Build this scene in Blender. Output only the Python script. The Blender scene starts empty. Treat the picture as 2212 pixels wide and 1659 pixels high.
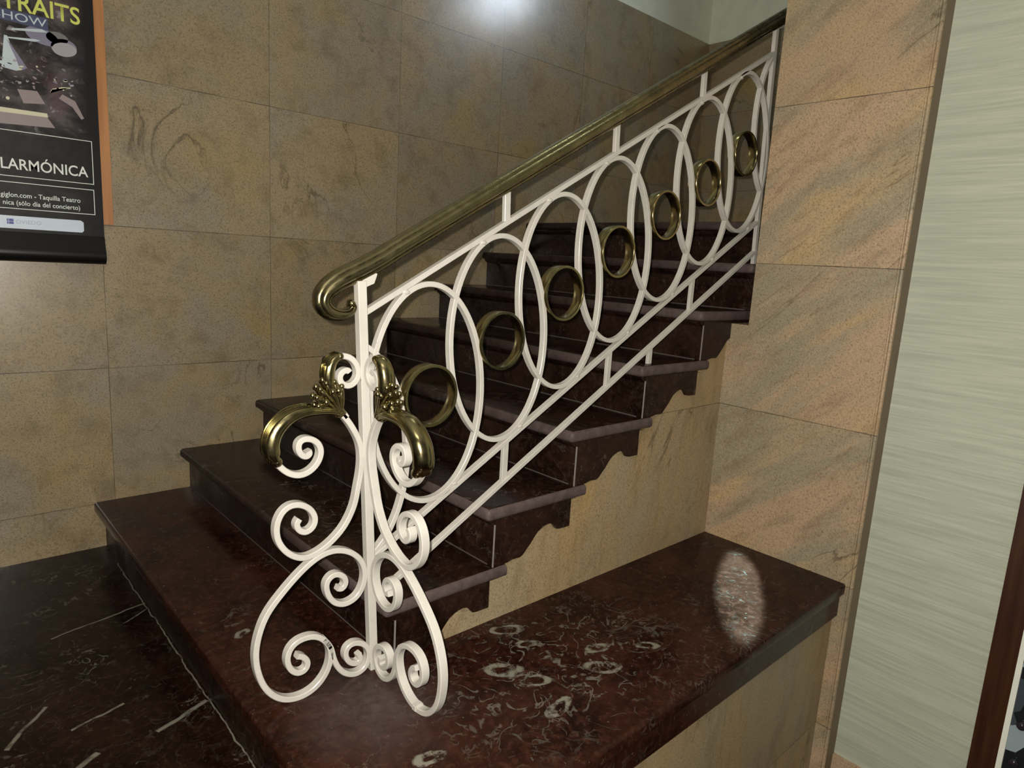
import bpy, bmesh, math, random
from mathutils import Vector, Matrix
random.seed(7)
SC = bpy.context.scene
COL = SC.collection
# ---------------------------------------------------------------- camera
F = Vector((0.66927943, 0.72135219, -0.17809003))
Rr = Vector((0.73890429, -0.67134392, 0.05760023))
U = Vector((0.07800961, 0.17014214, 0.98232691))
CAM = Vector((-0.478, -1.2271, 1.1425))
cd = bpy.data.cameras.new('camera'); cd.sensor_width = 36.0; cd.lens = 36.0*1441.44/2212
cd.clip_start = 0.02; cd.clip_end = 60
cam = bpy.data.objects.new('camera', cd); COL.objects.link(cam)
cam.matrix_world = Matrix(((Rr.x, U.x, -F.x, CAM.x), (Rr.y, U.y, -F.y, CAM.y), (Rr.z, U.z, -F.z, CAM.z), (0, 0, 0, 1)))
SC.camera = cam
# ---------------------------------------------------------------- light
SC.view_settings.view_transform = 'Standard'; SC.view_settings.look = 'None'
SC.view_settings.gamma = 1.0; SC.view_settings.exposure = 0.0
SC.view_settings.use_curve_mapping = False
w = bpy.data.worlds.new('world'); SC.world = w; w.use_nodes = True
w.node_tree.nodes['Background'].inputs[0].default_value = (1.0, 0.93, 0.82, 1)
w.node_tree.nodes['Background'].inputs[1].default_value = 0.055
def lamp(name, kind, loc, energy, color, **kw):
    d = bpy.data.lights.new(name, kind); d.energy = energy; d.color = color
    for k, v in kw.items(): setattr(d, k, v)
    o = bpy.data.objects.new(name, d); COL.objects.link(o); o.location = loc
    return o
def aim(o, to):
    o.rotation_euler = (Vector(to)-o.location).to_track_quat('-Z', 'Y').to_euler()
# the phone's flash, beside the lens
lamp('flash', 'POINT', CAM - Rr*0.022 + U*0.018, 156.0, (1.0, 0.955, 0.875), shadow_soft_size=0.006)
# unseen area light behind the camera, added as soft ambient fill
a = lamp('added_hall_fill', 'AREA', (-0.9, -1.6, 3.25), 12.0, (1.0, 0.93, 0.8), shape='RECTANGLE', size=1.2, size_y=0.6)
aim(a, (0.6, 0.6, 0.4))
# cold lamp above the upper flight, hidden by the pillar; it glints on the polished wall and the rail
a = lamp('stair_lamp', 'AREA', (3.02, 0.14, 3.12), 2.3, (0.76, 0.87, 1.0), shape='RECTANGLE', size=0.34, size_y=0.24, spread=math.radians(100))
aim(a, (1.87, 1.53, 2.3))
# small tube lamp over the flight
a = lamp('flight_tube_lamp', 'AREA', (1.28, .35, 3.3), 2.0, (0.88, 1.0, 0.86), shape='RECTANGLE', size=0.5, size_y=0.06)
aim(a, (1.0, .1, 1.4))
# unseen narrow spotlight, added to make the pale patch on the stone ledge
a = lamp('added_ledge_spot', 'SPOT', (1.39, -0.31, 3.2), 5800.0, (0.40, 0.86, 1.0), spot_size=math.radians(6.0), spot_blend=0.55, shadow_soft_size=0.01)
a.rotation_euler = (0, 0, math.atan2(0.31, 0.53)); a.scale = (2.2, 0.5, 1.0)
# ---------------------------------------------------------------- helpers
def obj(name, bm, mat, parent=None, smooth=False, kind=None):
    me = bpy.data.meshes.new(name); bmesh.ops.recalc_face_normals(bm, faces=bm.faces[:]); bm.to_mesh(me); bm.free()
    for m in (mat if isinstance(mat, (list, tuple)) else [mat]): me.materials.append(m)
    if smooth:
        me.polygons.foreach_set('use_smooth', [True]*len(me.polygons))
    o = bpy.data.objects.new(name, me); COL.objects.link(o)
    if parent is not None:
        o.parent = parent; o.location = (0, 0, 0) if parent.parent else -parent.location
    if kind: o['kind'] = kind
    return o
def smooth_by_angle(o, deg=35):
    me = o.data
    me.polygons.foreach_set('use_smooth', [True]*len(me.polygons))
    bm = bmesh.new(); bm.from_mesh(me)
    for e in bm.edges:
        e.smooth = not (len(e.link_faces) == 2 and e.calc_face_angle(0) > math.radians(deg))
    bm.to_mesh(me); bm.free()
def thing(name, label, cat, loc):
    o = bpy.data.objects.new(name, None); COL.objects.link(o); o.location = loc; o.empty_display_size = .1
    o['label'] = label; o['category'] = cat
    return o
def box(bm, x0, x1, y0, y1, z0, z1, mi=0):
    v = [bm.verts.new((x, y, z)) for z in (z0, z1) for y in (y0, y1) for x in (x0, x1)]
    for f in ((0,2,3,1),(4,5,7,6),(0,1,5,4),(2,6,7,3),(0,4,6,2),(1,3,7,5)):
        fa = bm.faces.new([v[i] for i in f]); fa.material_index = mi
    return v
def boxobj(name, dims, mat, parent=None, kind=None, bev=0):
    bm = bmesh.new(); box(bm, *dims)
    if bev: bmesh.ops.bevel(bm, geom=bm.edges[:], offset=bev, segments=2, profile=.6, affect='EDGES')
    return obj(name, bm, mat, parent, kind=kind)
def prism(bm, pts, ax, c0, c1):
    """pts in the plane of the two other axes, extruded along ax"""
    def mk(a, b, c):
        return {0: (c, a, b), 1: (a, c, b), 2: (a, b, c)}[ax]
    lo = [bm.verts.new(mk(a, b, c0)) for a, b in pts]; hi = [bm.verts.new(mk(a, b, c1)) for a, b in pts]
    n = len(pts); bm.faces.new(lo); bm.faces.new(hi[::-1])
    for i in range(n): bm.faces.new((lo[i], lo[(i+1) % n], hi[(i+1) % n], hi[i]))
    return lo, hi
def catmull(P, n=5):
    P = [Vector(q) for q in P]; out = []
    E = [P[0]*2-P[1]] + P + [P[-1]*2-P[-2]]
    for i in range(1, len(E)-2):
        a, b, c, d = E[i-1:i+3]
        for k in range(n):
            t = k/n
            out.append(0.5*((2*b)+(c-a)*t+(2*a-5*b+4*c-d)*t*t+(3*b-a-3*c+d)*t**3))
    out.append(P[-1]); return out
def relax(P, it=2):
    for _ in range(it):
        P = [P[0]]+[(P[i-1]+2*P[i]+P[i+1])/4 for i in range(1, len(P)-1)]+[P[-1]]
    return P
def sweep(bm, path, N, sec, closed=False, scale=None, cap=True):
    """sec: list of (in-plane offset, out-of-plane offset); N plane normal"""
    n = len(path); N = Vector(N).normalized(); rings = []
    for i, p in enumerate(path):
        if closed: T = path[(i+1) % n]-path[i-1]
        else: T = path[min(i+1, n-1)]-path[max(i-1, 0)]
        T.normalize(); S = T.cross(N).normalized(); s = scale[i] if scale else (1, 1)
        if not isinstance(s, tuple): s = (s, s)
        rings.append([bm.verts.new(p+S*a*s[0]+N*b*s[1]) for a, b in sec])
    m = len(sec)
    for i in range(n if closed else n-1):
        A, B = rings[i], rings[(i+1) % n]
        for j in range(m): bm.faces.new((A[j], A[(j+1) % m], B[(j+1) % m], B[j]))
    if not closed and cap:
        bm.faces.new(rings[0]); bm.faces.new(rings[-1][::-1])
def rect(a, b, c=.0012):
    a /= 2; b /= 2
    return [(-a+c, -b), (a-c, -b), (a, -b+c), (a, b-c), (a-c, b), (-a+c, b), (-a, b-c), (-a, -b+c)]
def ell(a, b, n=20, oa=0):
    return [(oa+a*math.cos(2*math.pi*i/n), b*math.sin(2*math.pi*i/n)) for i in range(n)]
def sphere(bm, c, r, s=(1, 1, 1), rot=None, seg=16):
    M = Matrix.Translation(c) @ (rot.to_4x4() if rot else Matrix()) @ Matrix.Diagonal((r*s[0], r*s[1], r*s[2], 1))
    bmesh.ops.create_uvsphere(bm, u_segments=seg, v_segments=seg//2, radius=1, matrix=M)
# ---------------------------------------------------------------- materials
class NT:
    def __init__(s, name, rough=.5, metal=0, spec=.5):
        s.m = bpy.data.materials.new(name); s.m.use_nodes = True; s.t = s.m.node_tree; s.b = s.t.nodes['Principled BSDF']
        s.b.inputs['Roughness'].default_value = rough; s.b.inputs['Metallic'].default_value = metal
        s.b.inputs['Specular IOR Level'].default_value = spec
        s.co = s.t.nodes.new('ShaderNodeNewGeometry').outputs['Position']
    def n(s, kind, **kw):
        nd = s.t.nodes.new('ShaderNode'+kind)
        for k, v in kw.items(): setattr(nd, k, v)
        return nd
    def link(s, a, b): s.t.links.new(a, b)
    def put(s, sock, v):
        if isinstance(v, bpy.types.NodeSocket): s.link(v, sock)
        else: sock.default_value = v
    def math(s, op, a, b=0.0, c=None, clamp=False):
        nd = s.n('Math', operation=op, use_clamp=clamp); s.put(nd.inputs[0], a); s.put(nd.inputs[1], b)
        if c is not None: s.put(nd.inputs[2], c)
        return nd.outputs[0]
    def vmath(s, op, a, b=(0, 0, 0)):
        nd = s.n('VectorMath', operation=op); s.put(nd.inputs[0], a); s.put(nd.inputs[1], b)
        return nd.outputs['Value'] if op in ('LENGTH', 'DISTANCE', 'DOT_PRODUCT') else nd.outputs[0]
    def noise(s, scale, detail=4, rough=.55, vec=None, dist=0, out='Fac'):
        nd = s.n('TexNoise'); nd.inputs['Scale'].default_value = scale; nd.inputs['Detail'].default_value = detail
        nd.inputs['Roughness'].default_value = rough; nd.inputs['Distortion'].default_value = dist
        s.link(vec if vec is not None else s.co, nd.inputs['Vector']); return nd.outputs[out]
    def ramp(s, f, pts, interp='LINEAR'):
        nd = s.n('ValToRGB'); cr = nd.color_ramp; cr.interpolation = interp
        while len(cr.elements) < len(pts): cr.elements.new(.5)
        for e, (p, c) in zip(cr.elements, pts): e.position = p; e.color = (c[0], c[1], c[2], 1) if isinstance(c, (tuple, list)) else (c, c, c, 1)
        s.link(f, nd.inputs[0]); return nd.outputs[0]
    def mix(s, f, a, b, mode='MIX'):
        nd = s.n('Mix', data_type='RGBA', blend_type=mode); s.put(nd.inputs[0], f)
        for sk, v in ((nd.inputs[6], a), (nd.inputs[7], b)):
            s.put(sk, v if isinstance(v, bpy.types.NodeSocket) else (v[0], v[1], v[2], 1))
        return nd.outputs[2]
    def xyz(s, v=None):
        nd = s.n('SeparateXYZ'); s.link(v if v is not None else s.co, nd.inputs[0]); return nd.outputs
    def comb(s, x, y, z):
        nd = s.n('CombineXYZ'); s.put(nd.inputs[0], x); s.put(nd.inputs[1], y); s.put(nd.inputs[2], z); return nd.outputs[0]
    def bump(s, h, st=.3, dist=.002):
        nd = s.n('Bump'); nd.inputs['Strength'].default_value = st; nd.inputs['Distance'].default_value = dist
        s.link(h, nd.inputs['Height']); s.link(nd.outputs[0], s.b.inputs['Normal'])
    def col(s, c): s.put(s.b.inputs['Base Color'], c if isinstance(c, bpy.types.NodeSocket) else (c[0], c[1], c[2], 1))

def tile_stone(name, axis, T, T0, base, gold, grey, dark, rough=.34, streak=None, spec=.5, coat=0):
    """polished limestone slabs; axis = horizontal coordinate index of the joints, None for rows only"""
    m = NT(name, rough, 0, spec); X = m.xyz()
    row = m.math('DIVIDE', m.math('SUBTRACT', X[2], .6802), .5104)
    fr = m.math('ABSOLUTE', m.math('SUBTRACT', m.math('FRACT', row), .5))       # .5 at a joint
    jz = m.math('GREATER_THAN', fr, .5-.0013/.5104)
    rid = m.math('FLOOR', row); cid = 0.0; joint = jz
    if axis is not None:
        c = m.math('DIVIDE', m.math('SUBTRACT', X[axis], T0), T)
        fc = m.math('ABSOLUTE', m.math('SUBTRACT', m.math('FRACT', c), .5))
        jx = m.math('GREATER_THAN', fc, .5-.0011/T); joint = m.math('MAXIMUM', jz, jx); cid = m.math('FLOOR', c)
    wn = m.n('TexWhiteNoise', noise_dimensions='3D'); m.link(m.comb(cid, rid, 3.3), wn.inputs['Vector'])
    off = m.vmath('SCALE', wn.outputs['Color']); 
    off.node.inputs['Scale'].default_value = 7.0
    v = m.vmath('ADD', m.co, off)
    vs = v
    if streak:
        mp = m.n('Mapping'); m.link(v, mp.inputs['Vector']); mp.vector_type = 'TEXTURE'; mp.inputs['Rotation'].default_value = streak[0]; mp.inputs['Scale'].default_value = streak[1]
        vs = mp.outputs[0]
    big = m.noise(2.6, 5, .6, vs, .4)
    c1 = m.mix(m.ramp(big, [(.43, 0), (.57, 1)]), base, grey)
    c1 = m.mix(m.ramp(m.noise(3.4, 4, .5, m.vmath('ADD', vs, (5, 2, 9)), .3), [(.54, 0), (.70, .75)]), c1, gold)
    c1 = m.mix(m.math('MULTIPLY', m.ramp(m.noise(11, 4, .6, vs), [(.5, 0), (.72, 1)]), .45), c1, dark)
    sp = m.noise(180, 4, .75, v)
    c1 = m.mix(m.math('MULTIPLY', m.ramp(sp, [(.49, 0), (.68, 1)]), .9), c1, dark)
    c1 = m.mix(m.math('MULTIPLY', m.ramp(m.noise(210, 2, .5, m.vmath('ADD', v, (1, 1, 1))), [(.58, 0), (.7, 1)]), .35), c1, tuple(min(1, q*1.5) for q in base))
    # thin mineral veins
    vn = m.noise(1.7, 6, .55, m.vmath('ADD', vs, (3, 8, 1)), 1.1)
    vein = m.ramp(m.math('ABSOLUTE', m.math('SUBTRACT', vn, .5)), [(0, 1), (.010, 0)])
    vein = m.math('MULTIPLY', vein, m.ramp(m.noise(2.2, 2, .5, m.vmath('ADD', v, (9, 9, 2))), [(.55, 0), (.66, .7)]))
    c1 = m.mix(vein, c1, tuple(q*.45 for q in dark))
    tone = m.math('MULTIPLY_ADD', wn.outputs['Value'], .16, .92)
    c1 = m.mix(1.0, c1, m.comb(tone, tone, tone), 'MULTIPLY')
    c1 = m.mix(m.math('MULTIPLY', joint, m.ramp(m.noise(7, 2), [(.3, .35), (.6, .9)])), c1, tuple(q*.35 for q in dark))
    m.col(c1)
    m.link(m.ramp(m.noise(9, 3), [(.3, rough*.85), (.7, rough*1.2)]), m.b.inputs['Roughness'])
    if coat: m.b.inputs['Coat Weight'].default_value = coat; m.b.inputs['Coat Roughness'].default_value = .25; m.b.inputs['Coat IOR'].default_value = 1.6
    m.bump(m.math('SUBTRACT', m.math('MULTIPLY', sp, .15), joint), .25, .001)
    return m.m
STONE_X = tile_stone('stone_tiles_stair_wall', 0, .6056, .0695, (.33, .250, .140), (.35, .255, .095), (.29, .245, .170), (.115, .080, .040), coat=1.0)
STONE_Y = tile_stone('stone_tiles_landing_wall', 1, .6056, .32, (.33, .250, .140), (.35, .255, .095), (.29, .245, .170), (.115, .080, .040))
STONE_P = tile_stone('stone_pillar', None, 1, 0, (.44, .31, .19), (.50, .34, .16), (.31, .265, .18), (.15, .10, .055), .42,
                     streak=((math.radians(-40), 0, 0), (1, 1.9, .5)))
STONE_S = tile_stone('stone_under_stairs', None, 1, 0, (.37, .265, .14), (.40, .27, .105), (.34, .27, .165), (.16, .11, .055), .5,
                     streak=((0, math.radians(8), 0), (.5, 1, 1.8)))

def marble(name, feats=(), spec=.17, dust=None, vein=1.0, rough=.16, base=(.012, .0050, .0031), nosing_tint=False, cluster=None):
    m = NT(name, rough, 0, spec)
    b2 = m.noise(6, 6, .6); b3 = m.noise(45, 5, .7)
    c = m.mix(m.ramp(b2, [(.38, 0), (.66, 1)]), tuple(q*.55 for q in base), tuple(q*1.9 for q in base))
    c = m.mix(m.math('MULTIPLY', m.ramp(b3, [(.48, 0), (.68, 1)]), .75), c, (base[0]*3, base[1]*3.2, base[2]*3.4))
    c = m.mix(m.math('MULTIPLY', m.ramp(m.noise(120, 2, .6), [(.55, 0), (.75, 1)]), .35), c, (.004, .003, .002))
    light = (.17, .16, .125)
    # fossil flakes and curls
    wv = m.vmath('ADD', m.co, m.vmath('SCALE', m.noise(9, 3, .6, out='Color'))); wv.node.inputs[1].links[0].from_node.inputs['Scale'].default_value = .045
    def iso(scale, off, wd, dist=.5, det=2):
        nn = m.noise(scale, det, .5, m.vmath('ADD', m.co, off), dist)
        return m.ramp(m.math('ABSOLUTE', m.math('SUBTRACT', nn, .5)), [(0, 1), (wd*.5, .8), (wd, 0)])
    curls = m.math('MAXIMUM', m.math('MULTIPLY', iso(13, (1, 2, 3), .022, .9), m.ramp(m.noise(30, 3, .6), [(.45, 0), (.56, 1)])),
                   m.math('MULTIPLY', iso(26, (5, 2, 7), .035, .6), m.ramp(m.noise(19, 3, .6, m.vmath('ADD', m.co, (2, 4, 4))), [(.52, 0), (.60, 1)])))
    msk = m.ramp(m.noise(4.6, 4, .65, m.vmath('ADD', m.co, (4, 1, 2))), [(.54, .12), (.66, 1)])
    if cluster is not None:
        d = m.vmath('DISTANCE', m.vmath('MULTIPLY', m.co, (1, 1.6, 0)), (cluster[0], cluster[1]*1.6, 0))
        msk = m.math('MAXIMUM', m.math('MULTIPLY', msk, .5), m.ramp(d, [(.16, 1), (.48, 0)]))
    fleck = m.ramp(m.noise(75, 2, .5), [(.70, 0), (.76, .7)])
    fl = m.math('MAXIMUM', m.math('MULTIPLY', curls, msk), m.math('MULTIPLY', fleck, .8))
    # fine hairlines
    hn = m.noise(3.2, 5, .6, m.vmath('ADD', m.co, (7, 7, 7)), 1.6)
    hair = m.math('MULTIPLY', m.ramp(m.math('ABSOLUTE', m.math('SUBTRACT', hn, .5)), [(0, 1), (.006, 0)]), m.ramp(m.noise(5, 3), [(.5, 0), (.62, .7)]))
    tot = m.math('MAXIMUM', m.math('MULTIPLY', fl, .85*vein), m.math('MULTIPLY', hair, .6*vein))
    for ft in feats:
        if ft[0] == 'seg':      # a straight crack: p0, p1, half width
            (x0, y0), (x1, y1), hw = ft[1:]
            L = math.hypot(x1-x0, y1-y0); tx, ty = (x1-x0)/L, (y1-y0)/L
            q = m.vmath('SUBTRACT', m.co, ((x0+x1)/2, (y0+y1)/2, 0))
            al = m.math('ABSOLUTE', m.vmath('DOT_PRODUCT', q, (tx, ty, 0)))
            ac = m.math('ABSOLUTE', m.math('ADD', m.vmath('DOT_PRODUCT', q, (-ty, tx, 0)), m.math('MULTIPLY', m.math('SUBTRACT', m.noise(14, 2), .5), .02)))
            f = m.math('MULTIPLY', m.math('LESS_THAN', al, L/2), m.ramp(m.math('DIVIDE', ac, hw), [(.5, 1), (1, 0)]))
            f = m.math('MULTIPLY', f, m.ramp(m.noise(28, 2), [(.32, .25), (.5, .9)]))
        else:                   # a fossil ring: centre, rx, ry, angle, thickness
            (x0, y0), rx, ry, an, th = ft[1:]
            q = m.vmath('SUBTRACT', wv, (x0+.0225, y0+.0225, 0))
            u = m.math('DIVIDE', m.vmath('DOT_PRODUCT', q, (math.cos(an), math.sin(an), 0)), rx)
            v_ = m.math('DIVIDE', m.vmath('DOT_PRODUCT', q, (-math.sin(an), math.cos(an), 0)), ry)
            r = m.math('SQRT', m.math('ADD', m.math('MULTIPLY', u, u), m.math('MULTIPLY', v_, v_)))
            f = m.ramp(m.math('DIVIDE', m.math('ABSOLUTE', m.math('SUBTRACT', r, 1)), th), [(.55, 1), (1, 0)])
            f = m.math('MULTIPLY', f, m.ramp(m.noise(38, 4, .7), [(.40, .0), (.56, .95)]))
        tot = m.math('MAXIMUM', tot, f)
    c = m.mix(tot, c, light)
    if dust:
        d = m.vmath('DISTANCE', m.vmath('MULTIPLY', m.co, (1, 1, 0)), (dust[0], dust[1], 0))
        d = m.math('ADD', d, m.math('MULTIPLY', m.math('SUBTRACT', m.noise(11, 4), .5), .16))
        c = m.mix(m.math('MULTIPLY', m.ramp(d, [(.03, .85), (dust[2], 0)]), m.ramp(m.noise(22, 5, .7), [(.3, .35), (.65, 1)])), c, (.075, .056, .050))
    if nosing_tint:
        c = m.mix(m.ramp(m.noise(30, 4, .7), [(.3, .5), (.65, 1)]), c, m.mix(m.ramp(m.xyz()[1], [(.15, 1), (.75, .12)]), c, (.10, .074, .070)))  # paler grey on the nosing, strongest at the open end of the steps
    m.col(c)
    if nosing_tint: m.b.inputs['Roughness'].default_value = .5
    else: m.link(m.ramp(m.noise(6, 4), [(.35, rough*.8), (.65, rough*1.7)]), m.b.inputs['Roughness'])
    return m.m
MARBLE = marble('dark_red_marble', vein=.6)
MARBLE_RISER = marble('dark_red_marble_risers', vein=.5, rough=.3)
LEDGE = marble('dark_red_marble_with_fossils', dust=(.22, -.10, .20), feats=[
    ('ring', (.655, -.045), .040, .020, -.5, .27), ('ring', (.53, -.17), .032, .020, -.6, .49), ('ring', (.555, -.245), .036, .017, -.45, .31),
    ('ring', (.74, -.31), .036, .019, -.5, .37), ('ring', (.79, -.245), .028, .014, -.2, .49), ('ring', (.905, -.32), .022, .012, -.6, .43),
    ('ring', (.535, -.35), .034, .014, .1, .43), ('ring', (.65, -.12), .026, .012, -.4, .37), ('ring', (.22, -.30), .026, .012, -.2, .55),
    ('ring', (.10, .35), .018, .010, .5, .55)], vein=.75, cluster=(.66, -.22), base=(.017, .0054, .0031), rough=.17)
FLOORM = marble('dark_red_marble_floor', [
    ('seg', (-.23, .93), (.03, .996), .0042), ('seg', (-.257, .467), (-.139, .50), .0042), ('seg', (-.104, .341), (.025, .388), .0075),
    ('seg', (-.27, .32), (-.225, .35), .009), ('seg', (-.38, .48), (-.29, .60), .006), ('seg', (-.05, .90), (.03, .955), .003), ('seg', (.029, 1.35), (.029, -.45), .0024), ('seg', (-.45, .30), (-.33, .36), .004)], vein=.7, rough=.2, spec=.10, base=(.0085, .0034, .0020))
NOSING = marble('pale_marble_nosing', vein=.5, nosing_tint=True)

def plain(name, c, rough=.5, metal=0, spec=.5):
    m = NT(name, rough, metal, spec); n = m.noise(12, 3)
    m.col(m.mix(m.ramp(n, [(.3, 0), (.7, 1)]), tuple(q*.94 for q in c), tuple(min(1, q*1.04) for q in c))); return m.m
def paper_green():
    m = NT('sage_ribbed_wallpaper', .75, 0, .25); X = m.xyz()
    st = m.n('TexNoise'); st.inputs['Scale'].default_value = 1; st.inputs['Detail'].default_value = 5; st.inputs['Roughness'].default_value = .65
    m.link(m.comb(m.math('MULTIPLY', X[0], 2), m.math('MULTIPLY', X[1], 5.0), m.math('MULTIPLY', X[2], 150)), st.inputs['Vector'])
    st2 = m.n('TexNoise'); st2.inputs['Scale'].default_value = 1; st2.inputs['Detail'].default_value = 3
    m.link(m.comb(X[0], m.math('MULTIPLY', X[1], 2.5), m.math('MULTIPLY', X[2], 45)), st2.inputs['Vector'])
    f = m.math('ADD', m.math('MULTIPLY', st.outputs['Fac'], .65), m.math('MULTIPLY', st2.outputs['Fac'], .35))
    c = m.mix(m.ramp(f, [(.40, 0), (.62, 1)]), (.38, .40, .31), (.48, .50, .395))
    m.col(c); m.bump(f, .35, .004); return m.m
def enamel():
    m = NT('cream_enamel', .32, 0, .5); n = m.noise(25, 4)
    c = m.mix(m.ramp(n, [(.4, 0), (.7, 1)]), (.53, .505, .45), (.48, .455, .405))
    chip = m.ramp(m.noise(70, 4, .7), [(.735, 0), (.75, 1)]); c = m.mix(chip, c, (.12, .07, .04))
    m.col(c); m.bump(m.noise(60, 2), .12, .001); return m.m
def brass(name, c, rough):
    m = NT(name, rough, 1.0); n = m.noise(18, 5, .6)
    m.col(m.mix(m.ramp(n, [(.4, 0), (.7, 1)]), c, tuple(q*.62 for q in c)))
    m.link(m.ramp(m.noise(40, 4, .6), [(.35, rough*.75), (.7, rough*1.5)]), m.b.inputs['Roughness']); return m.m
def wood(name, a, b, rough=.4, ax=2):
    m = NT(name, rough); X = m.xyz(); s = [60, 60, 60]; s[ax] = 3
    n = m.n('TexNoise'); n.inputs['Scale'].default_value = 1; n.inputs['Detail'].default_value = 5
    m.link(m.comb(*[m.math('MULTIPLY', X[i], s[i]) for i in range(3)]), n.inputs['Vector'])
    m.col(m.mix(m.ramp(n.outputs['Fac'], [(.35, 0), (.65, 1)]), a, b)); return m.m
GREEN = paper_green(); ENAMEL = enamel()
BRASS = brass('aged_brass', (.36, .31, .155), .19); BRASS_DARK = brass('aged_brass_rail', (.27, .235, .125), .28)
PAINT = plain('grey_green_paint', (.76, .80, .66), .7); CEIL = plain('ceiling_paint', (.6, .6, .55), .8)
OAK = wood('orange_wood', (.40, .17, .06), (.50, .23, .09), .35); DARKWOOD = wood('dark_brown_wood', (.030, .009, .004), (.055, .018, .008), .35)
CREAMW = plain('white_border', (.75, .76, .66), .5); GROUT_D = plain('dusty_mortar', (.085, .072, .062), .8)
GROUT = plain('pale_mortar', (.20, .18, .165), .8)
# ---------------------------------------------------------------- setting
W = 1.5314; XE = 1.729; XF = 3.7214; ZT = 2.676; H1 = .1774; T = .3025; R = .17; LOW = -.62; ZC = 3.4
ST = 'structure'
boxobj('floor', (-3.0, .0335, -.48, W, -.08, 0), FLOORM, kind=ST)
boxobj('floor_lower', (-3.0, 1.9, -3.2, -.46, LOW-.1, LOW), FLOORM, kind=ST)
boxobj('wall_left', (-3.0, XF+.1, W, W+.12, -.1, ZT), STONE_X, kind=ST)
boxobj('wall_left_upper', (-3.0, XF+.1, W+.015, W+.12, ZT, ZC), PAINT, kind=ST)
boxobj('wall_far', (XF, XF+.1, -1.2, W, .5, ZT), STONE_Y, kind=ST)
boxobj('wall_far_upper', (XF+.015, XF+.1, -1.2, W+.015, ZT, ZC), PAINT, kind=ST)
boxobj('ceiling', (-3.0, XF+.1, -3.2, W+.12, ZC, ZC+.1), CEIL, kind=ST)
# wall behind the platform front, below its edge
bm = bmesh.new(); prism(bm, [(-3.0, LOW), (XE, LOW), (XE, .061), (.0335, .061), (.0335, -.081), (-3.0, -.081)], 1, -.475, -.40)
obj('wall_front', bm, STONE_S, kind=ST)
# pillar: polished face, rounded bead, return
boxobj('wall_pillar', (XE, 1.95, -.506, -.055, LOW, ZC), STONE_P, kind=ST)
bm = bmesh.new()
for y0, r in ((-.5085, .0035), (-.5175, .0058)):
    c = [bm.verts.new((XE+.003+r*math.cos(a)*1.0, y0+r*math.sin(a), z)) for z in (LOW, ZC) for a in [2*math.pi*i/12 for i in range(12)]]
    for i in range(12): bm.faces.new((c[i], c[(i+1) % 12], c[12+(i+1) % 12], c[12+i]))
o = obj('trim_1', bm, STONE_P, kind=ST, smooth=True)
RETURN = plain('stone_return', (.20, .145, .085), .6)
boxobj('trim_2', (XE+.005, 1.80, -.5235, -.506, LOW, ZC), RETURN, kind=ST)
boxobj('wall_right', (1.80, 1.95, -3.2, -.506, -.463, ZC), GREEN, kind=ST)
boxobj('baseboard_right', (1.788, 1.95, -3.2, -.524, LOW, -.463), STONE_P, kind=ST)
# wall under the flight: stepped top hidden behind the side plates
pts = [(T+.066, H1-.01)]
x = T+.066; z = H1
for n in range(2, 7):
    xn = T*(n-1)
    pts += [(xn+.066, R*n-.045), (xn+T+.066, R*n-.045)] if n < 6 else [(xn+.066, R*n-.045), (XE, R*n-.045)]
pts.append((XE, H1-.01))
bm = bmesh.new(); prism(bm, [(a, b) for a, b in pts], 1, .022, .10)
obj('wall_under_stairs', bm, STONE_S, kind=ST)
boxobj('wall_pillar_infill', (XE, 1.90, -.055, .035, .1, .975), STONE_P, kind=ST)

# ---------------------------------------------------------------- platform (broad first step)
pf = thing('marble_platform', 'broad dark red marble platform slab with pale fossil rings below the stairs', 'platform', (.8, -.2, H1))
def slab(name, out, z0, z1, bev_idx, mats, parent, off=.013, seg=4):
    bm = bmesh.new(); lo, hi = prism(bm, out, 2, z0, z1); bm.faces.ensure_lookup_table()
    es = []
    n = len(out)
    for i in bev_idx:
        for ring in (lo, hi):
            e = bm.edges.get((ring[i], ring[(i+1) % n]))
            if e: es.append(e)
    for i in bev_idx:      # side faces of the nosing get the second material
        f = [f for f in lo[i].link_faces if lo[(i+1) % n] in f.verts and hi[i] in f.verts]
        for g in f: g.material_index = len(mats)-1
    corner = [bm.edges.get((lo[i], hi[i])) for i in bev_idx if (i-1) % n in bev_idx]
    bmesh.ops.bevel(bm, geom=[e for e in es+corner if e], offset=off, segments=seg, profile=.5, affect='EDGES', clamp_overlap=True)
    if len(mats) > 1:
        x0 = min(q[0] for q in out); y0 = min(q[1] for q in out)
        for f in bm.faces:
            c = f.calc_center_median(); f.normal_update()
            f.material_index = 1 if (c.x < x0+off*.72 or (c.y < y0+off*.72 and 1 in bev_idx)) and c.z < z1-off*.12 else 0
    o = obj(name, bm, mats, parent); smooth_by_angle(o, 50); return o
slab('top_slab', [(0, W), (0, -.5), (XE, -.5), (XE, W-.001)][::1], H1-.040, H1, [0, 1], [LEDGE], pf, .009)
boxobj('front_fascia', (.022, XE, -.488, -.474, .062, H1-.041), LEDGE, pf)
boxobj('step_riser', (.0335, .06, -.4735, W-.001, 0.0, H1-.041), MARBLE_RISER, pf)
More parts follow.
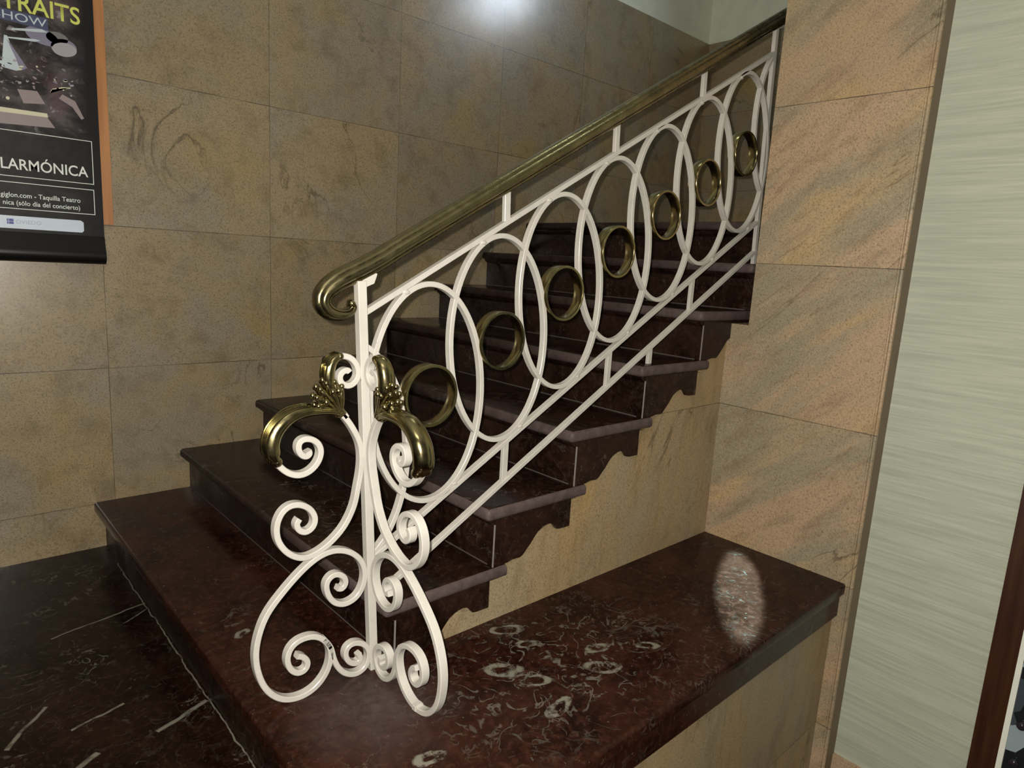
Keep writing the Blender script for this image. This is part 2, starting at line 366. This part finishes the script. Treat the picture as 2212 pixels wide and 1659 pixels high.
# ---------------------------------------------------------------- staircase
sc = thing('staircase', 'dark red marble staircase with scalloped side plates rising to the landing', 'staircase', (T, .75, H1))
PLATE = [(.0335, 0), (.086, 0), (.105, .004), (.133, .003), (.143, .007), (.151, .0145), (.161, .024), (.172, .034), (.181, .045), (.19, .055),
         (.199, .063), (.212, .070), (.227, .075), (.242, .0765), (.253, .074), (.261, .068), (.268, .061), (.2745, .053), (.289, .0505), (.329, .0500), (.3285, .115)]
for n in range(2, 9):
    xn = T*(n-1); z0 = (H1 if n == 2 else R*(n-1)); zt = R*n
    if n < 8:
        slab('tread', [(xn, W-.001), (xn, 0), (xn+.380, 0), (xn+.380, .0215), (xn+T+.040, .0215), (xn+T+.040, W-.001)], zt-.035, zt, [0, 1], [MARBLE, NOSING], sc)
    else:
        slab('landing', [(xn, W-.001), (xn, 0), (XF-.001, 0), (XF-.001, W-.001)], zt-.035+.006, zt+.006, [0], [MARBLE, NOSING], sc)
    bm = bmesh.new(); box(bm, xn+.0335, xn+.06, .032, W-.001, z0, zt-.0355 + (.006 if n == 8 else 0))
    # cove under the nosing
    prism(bm, [(xn+.016, zt-.0355), (xn+.0335, zt-.0355), (xn+.0335, zt-.055), (xn+.028, zt-.050), (xn+.0195, zt-.043)], 1, .014, W-.001)
    obj('riser', bm, MARBLE_RISER, sc)
    bm = bmesh.new(); box(bm, xn+.0322, xn+.0340, .0325, W-.002, z0+.0002, z0+.0028); obj('base_joint', bm, GROUT_D, sc)
    if n <= 6:
        bm = bmesh.new(); P = [(xn+a, z0+b*(1 if b < .1 else 1)) for a, b in PLATE]
        P = [q for q in P] + [(xn+.3285, zt-.0355), (xn+.0335, zt-.0355)]
        prism(bm, P, 1, .0105, .0315)
        obj('side_plate', bm, MARBLE_RISER, sc)
        bm = bmesh.new(); box(bm, xn+.0328, xn+.0360, .0098, .0130, z0, zt-.05)
        obj('mortar_joint', bm, GROUT, sc)['label'] = 'pale mortar line at the riser corner'
    elif n == 7:
        boxobj('side_plate', (xn+.0335, xn+.3285, .0105, .0315, z0, zt-.0355), MARBLE_RISER, sc)

# ---------------------------------------------------------------- railing
rl = thing('stair_railing', 'cream wrought iron stair railing with interlaced ovals, scrolls and brass handrail', 'railing', (.29, .028, H1))
YC = .040; NY = Vector((0, 1, 0))
def bar(name, path, N, a=.0125, b=.018, closed=False, mat=None, c=.0012, parent=rl):
    bm = bmesh.new(); sweep(bm, path, N, rect(a, b, c), closed)
    o = obj(name, bm, mat or ENAMEL, parent); smooth_by_angle(o, 30); return o
def xp(z): return .2782-.0556*(z-.3518)
XL = 1.872
def lx(z): return XL-.045*(z-1.5)
ZTR = lambda x: 1.158+.5615*(x-.5)
ZA = lambda x: .907+.5595*(x-1.096)
ZB = lambda x: .847+.5595*(x-1.188)
ZH = lambda x: 1.340+.567*(x-.649)
V3 = lambda x, z, y=None: Vector((x, YC if y is None else y, z))
bar('newel_post', [V3(xp(H1), H1, .028), V3(xp(.7), .7, .028), V3(xp(1.088), 1.088, .028)], NY, .0205, .0205, c=.0015)
bar('end_post', [V3(lx(1.19), 1.19), V3(lx(2.02), 2.02)], NY, .019, .014)
for nm, Z, x1 in (('top_rail', ZTR, lx(1.93)), ('bottom_rail', ZA, lx(1.34)), ('bottom_rail', ZB, lx(1.23))):
    x0 = xp(Z(.29))+.008
    bar(nm, [V3(x0, Z(x0)), V3(x1, Z(x1))], NY, .0125, .018)
for x in (.646, 1.042, 1.444):
    bar('baluster', [V3(x, ZTR(x)), V3(x-.004, ZH(x)-.012)], NY, .0185, .012)
for x in (.685, 1.087, 1.492):
    bar('baluster', [V3(x, ZB(x)), V3(x, ZA(x))], NY, .0185, .012)
bar('baluster', [V3(1.290, .85), V3(1.290, ZB(1.290))], NY, .0185, .012)
# interlaced ovals, each leaning a little like the newel
TI = math.radians(3.0)
def oval_pt(cx, cz, t, a=.1588, b=.2605):
    u, v = a*math.cos(t), b*math.sin(t)
    return (cx+u*math.cos(TI)-v*math.sin(TI), cz+u*math.sin(TI)+v*math.cos(TI))
for k in range(-1, 8):
    cx, cz = .430+.2155*k, .8244+.1225*k
    P = [oval_pt(cx, cz, 2*math.pi*i/88) for i in range(88)]; YC = .040+.0007*(k % 2)
    if k == -1:
        Q = [oval_pt(cx, cz, math.radians(d)) for d in range(-88, 89, 3)]; Q = [q for q in Q if q[0] > xp(q[1])+.004]
        bar('oval', [V3(*q) for q in Q], NY)
    elif k == 7:
        Q = [oval_pt(cx, cz, math.radians(d)) for d in range(80, 281, 3)]; Q = [q for q in Q if q[0] < lx(q[1])-.003]
        bar('oval', [V3(*q) for q in Q], NY)
    else:
        bar('oval', [V3(*q) for q in P], NY, closed=True)
    if 0 <= k <= 6:
        bm = bmesh.new(); pr = [(-.0031, -.0165), (.0031, -.0165), (.0031, .0165), (-.0031, .0165)]
        sweep(bm, [V3(cx+.0713*math.cos(2*math.pi*i/64), cz+.0713*math.sin(2*math.pi*i/64), YC) for i in range(64)], NY,
              [(-.0028, -.0165), (.0028, -.0165), (.0036, -.0155), (.0036, .0155), (.0028, .0165), (-.0028, .0165), (-.0036, .0155), (-.0036, -.0155)], True)
        o = obj('brass_ring', bm, BRASS, rl); smooth_by_angle(o, 40); o['label'] = 'brass ring held between two ovals'
YC = .040
# weld spots where ovals meet the rails
for k in range(7):
    cx, cz = .430+.2155*k, .8244+.1225*k; bm = bmesh.new()
    x = cx-.075; sphere(bm, (x, YC-.004, ZTR(x)-.011), .0085, (1.5, 1, .8), seg=10); obj('weld_bead', bm, ENAMEL, rl, smooth=True); bm = bmesh.new()
    x = cx+.085; sphere(bm, (x, YC-.003, ZA(x)+.010), .0085, (1.4, 1, .8), seg=10); obj('weld_bead', bm, ENAMEL, rl, smooth=True)
bm = bmesh.new()
prism(bm, [(.240, 1.060), (.2475, 1.062), (.253, 1.076), (.270, 1.083), (.277, 1.103), (.272, 1.106), (.240, 1.088)], 1, .026, .038)
obj('rail_bracket', bm, ENAMEL, rl)

# handrail with curled end
def hr_path():
    vol = [(.240, 1.1095), (.210, 1.0955), (.185, 1.082), (.166, 1.067), (.1565, 1.051), (.159, 1.0345), (.175, 1.0210), (.198, 1.0165), (.216, 1.0205), (.2255, 1.0315), (.2225, 1.0405)]
    P = [(2.45, ZH(2.45)), (1.6, ZH(1.6)), (.9, ZH(.9)), (.5, ZH(.5)), (.34, ZH(.34)), (.285, ZH(.285)-.001)] + [(a, b) for a, b in vol]
    n0 = 5
    out = []
    S = catmull([V3(a, b) for a, b in P[3:]], 7)
    pts = [V3(*P[0]), V3(*P[1]), V3(*P[2])] + S
    return pts
hp = hr_path(); L = [0]
for i in range(1, len(hp)): L.append(L[-1]+(hp[i]-hp[i-1]).length)
endL = L[-1]; sca = []
for l in L:
    d = endL-l; s = 1 if d > .19 else .36+.64*math.sin(math.pi/2*d/.19)
    sca.append((s, .45+.55*s))
SEC = [(-.021, -.012), (-.0165, -.0175), (-.013, -.0185), (-.0115, -.0165), (-.009, -.0225), (-.003, -.0268), (.004, -.0268), (.009, -.0235), (.0105, -.0195), (.0115, -.0180), (.0145, -.0178), (.0185, -.014), (.0215, -.008), (.0225, 0)]
SEC = SEC + [(a, -b) for a, b in SEC[-2::-1]] + [(-.021, 0)]
# path runs downhill: T x N points down, so flip the in-plane offsets
bm = bmesh.new(); sweep(bm, hp, NY, [(-a, b) for a, b in SEC], scale=sca)
o = obj('handrail', bm, BRASS_DARK, rl); smooth_by_angle(o, 42); o['label'] = 'moulded brass handrail with a curled end'
sphere_bm = bmesh.new(); sphere(sphere_bm, hp[-1], .0085, (1, 1.5, 1)); obj('handrail_tip', sphere_bm, BRASS_DARK, rl, smooth=True)

# scrolls at the newel: one set down the slope (-x), one set towards the room (-y)
TR = {
  'main': [(0.1353, 0.7386), (0.1338, 0.7321), (0.1397, 0.7274), (0.1497, 0.7308), (0.1566, 0.7431), (0.1545, 0.7577), (0.1428, 0.7647), (0.1252, 0.761), (0.1116, 0.7477), (0.1086, 0.7282), (0.1188, 0.7068), (0.139, 0.6923), (0.162, 0.69), (0.1861, 0.7019), (0.2052, 0.7261), (0.2132, 0.7517), (0.2093, 0.7752), (0.1975, 0.7953), (0.1747, 0.8142), (0.1472, 0.8232), (0.1169, 0.8236), (0.0884, 0.8205), (0.0648, 0.8129), (0.0477, 0.7969), (0.0307, 0.7701), (0.0176, 0.7407), (0.0135, 0.7107), (0.0165, 0.6762), (0.0257, 0.6371), (0.0358, 0.5981), (0.0594, 0.557), (0.0919, 0.5275), (0.1265, 0.5096), (0.1595, 0.5052), (0.1902, 0.5234), (0.2099, 0.5544), (0.2125, 0.5868), (0.2019, 0.6127), (0.1843, 0.6261), (0.1625, 0.6262), (0.1409, 0.6136), (0.129, 0.5914), (0.1333, 0.5711), (0.15, 0.562), (0.1655, 0.5707), (0.1695, 0.5845), (0.1627, 0.5942)],
  'top': [(0.0363, 0.8971), (0.0394, 0.9008), (0.0476, 0.9003), (0.0559, 0.8939), (0.0585, 0.8841), (0.0541, 0.8738), (0.0407, 0.8677), (0.0254, 0.8728), (0.015, 0.8885), (0.0171, 0.9089), (0.0289, 0.9247), (0.0463, 0.9318), (0.0637, 0.9302), (0.0774, 0.9175), (0.0837, 0.8958), (0.0823, 0.8686), (0.0754, 0.8455), (0.0617, 0.8215), (0.0462, 0.7993)],
  'low': [(0.0831, 0.4117), (0.0726, 0.4084), (0.064, 0.4192), (0.068, 0.4352), (0.0834, 0.4461), (0.0991, 0.4438), (0.1101, 0.4298), (0.1078, 0.4047), (0.0933, 0.3807), (0.0671, 0.3685), (0.0377, 0.377), (0.0201, 0.4022), (0.0153, 0.4333), (0.0253, 0.4647), (0.048, 0.4885), (0.0758, 0.5011), (0.1032, 0.5033), (0.1339, 0.4948), (0.1709, 0.4718), (0.2108, 0.4375), (0.2437, 0.4021), (0.2628, 0.3626), (0.2725, 0.3197), (0.27, 0.2749), (0.2575, 0.2318), (0.2345, 0.1988), (0.2066, 0.1809), (0.1736, 0.1768), (0.1423, 0.1885), (0.1183, 0.2151), (0.108, 0.2475), (0.1102, 0.2775), (0.1263, 0.3034), (0.1495, 0.3173), (0.1793, 0.318), (0.1995, 0.3048), (0.2074, 0.2801), (0.2008, 0.2547), (0.1837, 0.2387), (0.1668, 0.2424), (0.1626, 0.2586), (0.1718, 0.2747), (0.1846, 0.2815)],
  'foot': [(0.123, 0.3004), (0.1069, 0.2726), (0.1012, 0.2412), (0.09, 0.2107), (0.0709, 0.1878), (0.0451, 0.177), (0.0219, 0.1865), (0.0114, 0.2129), (0.0163, 0.2377), (0.0328, 0.2554), (0.0532, 0.2612), (0.0683, 0.2522), (0.0709, 0.2328), (0.0606, 0.2137), (0.0441, 0.2051), (0.0344, 0.2125), (0.0376, 0.2271)],
}
def place(side, u, z, d):
    """u from the newel axis, d out of the scroll plane (towards its visible face)"""
    if side == 0: return Vector((xp(z)-u, .028+d, z))
    return Vector((xp(z)+d, .018-u, z))
PN = (Vector((0, 1, 0)), Vector((1, 0, 0)))
def lift(z): return z+.006*max(0, (.30-z))/.13
for side in (0, 1):
    paths = {}
    for key in ('main', 'top', 'low', 'foot'):
        P = [place(side, u, lift(z), 0) for u, z in TR[key]]
        P = relax(catmull(P, 5), 3); paths[key] = P
        n = len(P); sc_ = [1]*n
        bm = bmesh.new(); sweep(bm, P, PN[side], rect(.0125, .0195, .0016), scale=sc_)
        # closed curl ends
        o = obj('scroll', bm, ENAMEL, rl); smooth_by_angle(o, 40)
        o['label'] = {'main': 'long C-shaped scroll touching the newel', 'top': 'small upper scroll', 'low': 'large lower scroll', 'foot': 'little scroll at the foot'}[key]
    # ---- cast brass mount over the shoulder of the main scroll
    mt = obj('brass_mount', bmesh.new(), BRASS, rl)
    def arm(P, wid, dep, outward, name, beads):
        bm = bmesh.new(); n = len(P); sc2 = []
        for i in range(n):
            t = i/(n-1); sc2.append((wid(t), dep(t)))
        s = outward
        sec = [(-s*.009, .72), (-s*.009, -.72), (-s*.004, -.95), (s*.002, -1.0), (s*.008, -.86), (s*.0125, -.55), (s*.0145, -.0), (s*.0125, .55), (s*.008, .86), (s*.002, 1.0), (-s*.004, .95)]
        sec = [(a, b*.0215) for a, b in sec]
        sweep(bm, P, PN[side], sec, scale=sc2)
        # raised fillets along both inner edges and fine ribs on the concave face
        for b, rr in ((-.0150, .0020), (.0150, .0020), (-.007, .0012), (-.0023, .0012), (.0023, .0012), (.007, .0012)):
            q = [P[i]+((P[min(i+1, n-1)]-P[max(i-1, 0)]).normalized().cross(PN[side]))*(-s*.0092*sc2[i][0])+PN[side]*b*sc2[i][1] for i in range(n)]
            sweep(bm, q, PN[side], ell(rr, rr, 6))
        for c, r_ in beads: sphere(bm, c, r_, (1, 1, 1))
        return bm
    M = paths['main']; Tt = paths['top']
    # indices: traced points are 5 samples apart
    A = M[int(14.1*5):int(22.6*5)][::-1]       # from the junction to the lower end
    B = Tt[int(11.6*5):int(17.9*5)][::-1]      # from the junction up
    wA = lambda t: .55+.75*math.sin(min(1, t*1.25)*math.pi/2) if t < .93 else .85
    dA = lambda t: .62+.42*math.sin(min(1, t*1.3)*math.pi/2)
    wB = lambda t: .50+.50*math.sin(math.pi*min(1, t*.85))
    dB = lambda t: .62+.22*math.sin(math.pi*min(1, t*.9))
    bmA = arm(A, wA, dA, 1, 'lower_arm', [(A[-1]+PN[side]*.0, .0105)])
    # two curled beads across the free ends
    for bmx, P in ((bmA, A),):
        for d in (-.012, 0, .012): sphere(bmx, P[-1]+PN[side]*d+Vector((0, 0, .001)), .0108)
    oa = obj('lower_arm', bmA, BRASS, mt); smooth_by_angle(oa, 50)
    bmB = arm(B, wB, dB, -1, 'upper_arm', [])
    for d in (-.008, 0, .008): sphere(bmB, B[-1]+PN[side]*d, .0080)
    ob = obj('upper_arm', bmB, BRASS, mt); smooth_by_angle(ob, 50)
    # ---- leaf spray between the arms
    bm = bmesh.new()
    J = A[0]; uo = Vector((-1, 0, 0)) if side == 0 else Vector((0, -1, 0))
    ax = Vector((0, 0, 1))
    def at(u, z, d=0): return J+uo*u+ax*z+PN[side]*d
    for layer, dd in ((0, -.011), (1, 0), (2, .011)):
        for k, ang in enumerate((12, 26, 40, 54, 68, 82)):
            ln = (.060, .072, .078, .080, .074, .060)[k]*(1 if layer == 1 else .93)
            an = math.radians(ang)+.12
            c = at(math.cos(an)*ln*.55+.002, math.sin(an)*ln*.55+.006, dd)
            dirv = (uo*math.cos(an)+ax*math.sin(an)).normalized(); side_v = dirv.cross(PN[side]).normalized()
            rot = Matrix((dirv, side_v, PN[side])).transposed()
            sphere(bm, c, ln*.52, (1, .21, .16), rot, 12)
            tip = at(math.cos(an)*ln+.002, math.sin(an)*ln+.006, dd)
            sphere(bm, tip, .0068 if layer == 1 else .0060, seg=10)
            if k in (1, 3, 4): sphere(bm, at(math.cos(an)*ln*.72, math.sin(an)*ln*.72+.006, dd*1.5), .0075, seg=10)
    N2 = PN[side]; fan = [at(-.004, -.002)]+[at(math.cos(a)*.062, math.sin(a)*.062+.004) for a in [math.radians(8+8*i) for i in range(11)]]
    f1 = [bm.verts.new(q+N2*.011) for q in fan]; f2 = [bm.verts.new(q-N2*.011) for q in fan]; nf = len(fan)
    bm.faces.new(f1); bm.faces.new(f2[::-1])
    for i in range(nf): bm.faces.new((f1[i], f1[(i+1) % nf], f2[(i+1) % nf], f2[i]))
    ol = obj('leaf_spray', bm, BRASS, mt, smooth=True); ol['label'] = 'cast leaf spray with bead tips'
    # collar plate that joins both arms at the newel side
    bm = bmesh.new(); c = J
    sphere(bm, c+uo*.004, .014, (.9, .9, .7) if side == 0 else (.9, .9, .7))
    me = bpy.data.meshes.new('brass_mount'); bm.to_mesh(me); bm.free(); me.materials.append(BRASS)
    me.polygons.foreach_set('use_smooth', [True]*len(me.polygons)); mt.data = me
    mt['label'] = ('brass mount on the scroll facing down the stairs', 'brass mount on the scroll facing the room')[side]
# small foot peg under the room-side scroll
bm = bmesh.new(); box(bm, xp(.2)-.012, xp(.2)+.010, -.172, -.155, H1, H1+.016)
bmesh.ops.bevel(bm, geom=bm.edges[:], offset=.003, segments=2, affect='EDGES')
obj('foot_peg', bm, ENAMEL, rl)

# ---------------------------------------------------------------- notice board + poster on the stair wall
nb = thing('notice_board', 'orange wooden notice board frame showing behind the black concert poster', 'notice board', (-.35, W, 1.2))
bm = bmesh.new()
def frame(bm, x0, x1, z0, z1, wd, y0, y1):
    o_ = [(x0, z0), (x1, z0), (x1, z1), (x0, z1)]; i_ = [(x0+wd, z0+wd), (x1-wd, z0+wd), (x1-wd, z1-wd), (x0+wd, z1-wd)]
    for k in range(4):
        q = [o_[k], o_[(k+1) % 4], i_[(k+1) % 4], i_[k]]; l, h = prism(bm, q, 1, y0, y1)
frame(bm, -.95, .103, 1.193, 2.25, .042, W-.020, W)
bmesh.ops.remove_doubles(bm, verts=bm.verts[:], dist=1e-6)
obj('frame', bm, OAK, nb)
boxobj('backing_panel', (-.91, .063, W-.008, W-.002, 1.23, 2.21), plain('cork_backing', (.30, .2, .12), .9), nb)

YP = W-.034
ps = thing('concert_poster', 'black concert poster with yellow and white lettering hanging on the stair wall', 'poster', (-.25, YP, 1.055))
def paint_poster():
    m = NT('poster_print', .45, 0, .2); X = m.xyz()
    v = m.comb(m.math('MULTIPLY', X[0], 1), 0.0, m.math('MULTIPLY', X[2], 1.3))
    n1 = m.noise(11, 6, .62, v, .5); n2 = m.noise(26, 6, .7, m.vmath('ADD', v, (3, 3, 3)), .8); n3 = m.noise(8, 3, .5, m.vmath('ADD', v, (8, 1, 3)))
    pic = m.mix(m.ramp(n1, [(.40, 0), (.72, 1)]), (.016, .014, .014), (.14, .115, .115))
    pic = m.mix(m.ramp(n2, [(.58, 0), (.74, .85)]), pic, (.42, .38, .37))
    pic = m.mix(m.ramp(n3, [(.56, 0), (.7, .45)]), pic, (.13, .045, .06))
    pic = m.mix(m.ramp(m.noise(6, 2, .5, m.vmath('ADD', v, (1, 6, 9))), [(.58, 0), (.7, .4)]), pic, (.05, .07, .16))
    dark = m.mix(m.ramp(n1, [(.4, 0), (.7, 1)]), (.012, .012, .0115), (.030, .028, .027))
    # photograph above, plain charcoal field below; fades to black towards the right margin
    f = m.ramp(m.math('MULTIPLY_ADD', n1, .12, X[2]), [(0, 0), (1, 1)])
    top = m.math('SMOOTH_MIN', 1.0, m.math('MAXIMUM', 0.0, m.math('MULTIPLY', m.math('SUBTRACT', m.math('MULTIPLY_ADD', n1, .10, X[2]), 1.50), 14.0)), .05)
    rt = m.math('MINIMUM', 1.0, m.math('MAXIMUM', 0.0, m.math('MULTIPLY', m.math('SUBTRACT', .045, X[0]), 16.0)))
    c = m.mix(top, dark, pic); c = m.mix(rt, (.010, .010, .010), c)
    m.col(c); return m.m
PRINT = paint_poster()
bm = bmesh.new(); box(bm, -.56, .070, YP, YP+.003, 1.075, 2.18)
obj('sheet', bm, PRINT, ps)
def flat(name, c, rough=.45): return plain(name, c, rough)
YEL = flat('ink_yellow', (.62, .66, .13)); WHI = flat('ink_white', (.72, .76, .72)); PALE = flat('ink_pale_blue', (.50, .58, .62))
BLUE = flat('ink_blue', (.03, .05, .28)); GREYB = flat('ink_faint_blue', (.33, .42, .55)); BAND = flat('band_white', (.60, .68, .78))
DRUM = flat('ink_drum_grey', (.36, .34, .36)); DRUM2 = flat('ink_drum_dull', (.17, .17, .16)); PINK = flat('ink_warm_grey', (.28, .22, .22)); GLOW = flat('ink_lilac', (.20, .19, .27)); NAVY = flat('ink_navy', (.05, .06, .13))
def text(bm_all, s, x0, x1, z0, cap, bold=0, y=YP-.0006, mi=0):
    cu = bpy.data.curves.new('t', 'FONT'); cu.body = s; cu.size = 1; cu.offset = bold; cu.resolution_u = 4
    o = bpy.data.objects.new('t', cu); COL.objects.link(o); dg = bpy.context.evaluated_depsgraph_get(); dg.update()
    me = bpy.data.meshes.new_from_object(o.evaluated_get(dg)); 
    xs = [v.co.x for v in me.vertices]; sx = (x1-x0)/(max(xs)-min(xs)); mx = min(xs); sz = cap/.69
    b2 = bmesh.new(); b2.from_mesh(me)
    for v in b2.verts: v.co = Vector((x0+(v.co.x-mx)*sx, y, z0+v.co.y*sz))
    for f in b2.faces: f.material_index = mi
    me2 = bpy.data.meshes.new('t'); b2.to_mesh(me2); b2.free(); bm_all.from_mesh(me2)
    bpy.data.objects.remove(o); bpy.data.curves.remove(cu); bpy.data.meshes.remove(me); bpy.data.meshes.remove(me2)
def poly(bm, pts, mi, y):
    vs = [bm.verts.new((a, y, b)) for a, b in pts]; f = bm.faces.new(vs); f.material_index = mi; return f
def disc(cx, cz, rx, rz, n=28, rot=0):
    return [(cx+rx*math.cos(t)*math.cos(rot)-rz*math.sin(t)*math.sin(rot), cz+rx*math.cos(t)*math.sin(rot)+rz*math.sin(t)*math.cos(rot)) for t in [2*math.pi*i/n for i in range(n)]]
def flatobj(name, bm, mats, parent):
    me = bpy.data.meshes.new(name)
    for f in bm.faces:
        f.normal_update()
        if f.normal.y > 0: f.normal_flip()
    bm.to_mesh(me); bm.free()
    for m in mats: me.materials.append(m)
    o = bpy.data.objects.new(name, me); COL.objects.link(o); o.parent = parent; o.location = -parent.location; return o
# picture of a stage on the poster
bm = bmesh.new(); y1, y2, y3 = YP-.0002, YP-.0004, YP-.0006
poly(bm, disc(-.035, 1.770, .030, .018), 1, y1); poly(bm, disc(-.018, 1.745, .036, .026, rot=.15), 3, y1); poly(bm, disc(-.0165, 1.739, .034, .021, rot=.15), 0, y2)
poly(bm, disc(-.075, 1.765, .045, .024, rot=-.2), 3, y1)
poly(bm, [(-.155, 1.764), (-.152, 1.770), (-.075, 1.786), (-.060, 1.780), (-.078, 1.776)], 4, y3)
poly(bm, [(-.166, 1.738), (-.164, 1.742), (-.095, 1.752), (-.080, 1.751), (-.094, 1.744)], 4, y3)
poly(bm, [(-.186, 1.650), (-.174, 1.745), (-.166, 1.745), (-.138, 1.650), (-.150, 1.646)], 4, y1)
poly(bm, [(-.168, 1.735), (-.160, 1.725), (-.120, 1.660), (-.135, 1.650)], 3, y2)
poly(bm, [(-.150, 1.592), (-.098, 1.596), (-.078, 1.560), (-.136, 1.552)], 2, y2)
poly(bm, [(-.060, 1.608), (-.006, 1.622), (-.006, 1.626), (-.030, 1.622), (-.056, 1.612), (-.064, 1.596)], 5, y3)
poly(bm, [(-.22, 1.530), (-.075, 1.532), (-.073, 1.520), (-.22, 1.515)], 5, y2)
poly(bm, [(-.22, 1.516), (-.075, 1.520), (-.055, 1.490), (-.22, 1.480)], 2, y1)
poly(bm, [(-.03, 1.600), (.005, 1.585), (.028, 1.535), (.020, 1.530), (-.004, 1.565), (-.04, 1.585)], 2, y2)
poly(bm, disc(-.176, 1.560, .005, .005), 5, y3)
poly(bm, [(-.20, 1.66), (-.15, 1.655), (-.148, 1.662), (-.20, 1.670)], 4, y3)
rnd = random.Random(4)
for i in range(46):
    cx = rnd.uniform(-.21, .0); cz = rnd.uniform(1.60, 1.68); poly(bm, disc(cx, cz, rnd.uniform(.002, .007), rnd.uniform(.001, .004), 8, rnd.uniform(-.6, .6)), rnd.choice((0, 2, 1, 3, 5)), y3)
flatobj('stage_picture', bm, [DRUM, DRUM2, PINK, GLOW, PALE, flat('ink_cream', (.62, .60, .42))], ps)
# bands, boxes
def line_box(bm, x0, x1, z0, z1, t=.0022, y=YP-.0005):
    for k, (a, b_, c, d) in enumerate(((x0, x1, z0, z0+t), (x0, x1, z1-t, z1), (x0, x0+t, z0+t, z1-t), (x1-t, x1, z0+t, z1-t))): poly(bm, [(a, c), (b_, c), (b_, d), (a, d)], 0, y)
def words(name, mat, rows, bold, y=YP-.0007):
    bm = bmesh.new()
    for r in rows: text(bm, *r, bold, y=y)
    flatobj(name, bm, [mat], ps)
for nm, q in (('outline_box', (-.54, .047, 1.323, 1.465)), ('outline_box', (-.54, .046, 1.222, 1.306))):
    bm = bmesh.new(); line_box(bm, *q); bmesh.ops.remove_doubles(bm, verts=bm.verts[:], dist=1e-5); flatobj(nm, bm, [WHI], ps)
bm = bmesh.new(); poly(bm, [(-.56, 1.160), (.004, 1.160), (.010, 1.166), (.010, 1.194), (.002, 1.200), (-.56, 1.200)], 0, YP-.0003); flatobj('white_band', bm, [BAND], ps)
bm = bmesh.new(); poly(bm, [(-.20, 1.790), (-.058, 1.786), (-.058, 1.822), (-.20, 1.822)], 0, YP-.0003); flatobj('blue_patch', bm, [NAVY], ps)
words('title_lettering', YEL, [('STRAITS', -.205, .031, 1.8255, .050)], .012)
words('subtitle_lettering', PALE, [('SHOW', -.197, -.061, 1.794, .0235)], 0)
words('venue_lettering', WHI, [('FILARM\u00d3NICA', -.236, .031, 1.3460, .0325)], .010)
words('ticket_lettering', WHI, [('giglon.com - Taquilla Teatro', -.213, .004, 1.2590, .0145), ('nica (s\u00f3lo d\u00eda del concierto)', -.208, .002, 1.2345, .0145)], .006)
words('sponsor_lettering', GREYB, [('OVIEDO', -.178, -.110, 1.176, .0115)], 0)
bm = bmesh.new(); poly(bm, [(-.2015, 1.1735), (-.184, 1.1735), (-.184, 1.190), (-.2015, 1.190)], 0, YP-.0005)
poly(bm, [(-.1975, 1.1735), (-.1965, 1.1735), (-.1965, 1.190), (-.1975, 1.190)], 1, YP-.0007)
poly(bm, [(-.2015, 1.1810), (-.184, 1.1810), (-.184, 1.1820), (-.2015, 1.1820)], 1, YP-.00075)
flatobj('sponsor_emblem', bm, [BLUE, BAND], ps)
bm = bmesh.new(); pr = [(YP+.010, 1.055), (YP-.006, 1.057), (YP-.016, 1.068), (YP-.019, 1.084), (YP-.016, 1.100), (YP-.008, 1.118), (YP-.001, 1.150), (YP+.010, 1.150)]
lo = [bm.verts.new((-.57, a, b)) for a, b in pr]; hi = [bm.verts.new((.0705, a, b)) for a, b in pr]
bm.faces.new(lo); bm.faces.new(hi[::-1])
for i in range(len(pr)): bm.faces.new((lo[i], lo[(i+1) % 8], hi[(i+1) % 8], hi[i]))
o = obj('bottom_roller', bm, plain('black_vinyl', (.006, .006, .0065), .3, 0, .3), ps); smooth_by_angle(o, 60)

# ---------------------------------------------------------------- framed display on the green wall
fd = thing('framed_display', 'dark brown wooden frame with white border and bluish picture on the green wall', 'picture frame', (1.80, -1.25, -.40))
XW = 1.80
def yz_frame(bm, y0, y1, z0, z1, wd, x0, x1):
    o_ = [(y0, z0), (y1, z0), (y1, z1), (y0, z1)]; i_ = [(y0+wd, z0+wd), (y1-wd, z0+wd), (y1-wd, z1-wd), (y0+wd, z1-wd)]
    for k in range(4): prism(bm, [o_[k], o_[(k+1) % 4], i_[(k+1) % 4], i_[k]], 0, x0, x1)
bm = bmesh.new(); yz_frame(bm, -1.75, -.895, -.40, 1.35, .066, XW-.030, XW); obj('frame', bm, DARKWOOD, fd)
bm = bmesh.new(); yz_frame(bm, -1.686, -.960, -.335, 1.286, .0135, XW-.034, XW-.003); obj('white_border', bm, CREAMW, fd)
def collage():
    m = NT('collage_print', .25); vr = m.n('TexVoronoi'); vr.inputs['Scale'].default_value = 16; m.link(m.co, vr.inputs['Vector'])
    m.col(m.ramp(m.noise(9, 3, .5, vr.outputs['Position']), [(.35, (.012, .014, .016)), (.5, (.05, .06, .07)), (.58, (.28, .34, .36)), (.68, (.40, .36, .24))], 'CONSTANT')); return m.m
boxobj('picture', (XW-.022, XW-.006, -1.673, -.9735, -.322, 1.273), collage(), fd)
CHR = brass('chrome', (.7, .66, .6), .12); KNOB = plain('dark_knob', (.02, .015, .02), .12)
for yy, zz in ((-.998, -.178), (-.998, -.060)):
    bm = bmesh.new(); sphere(bm, (XW-.028, yy, zz), .013, (.8, 1, 1)); obj('round_stud', bm, KNOB, fd, smooth=True)['label'] = 'shiny dark stud'
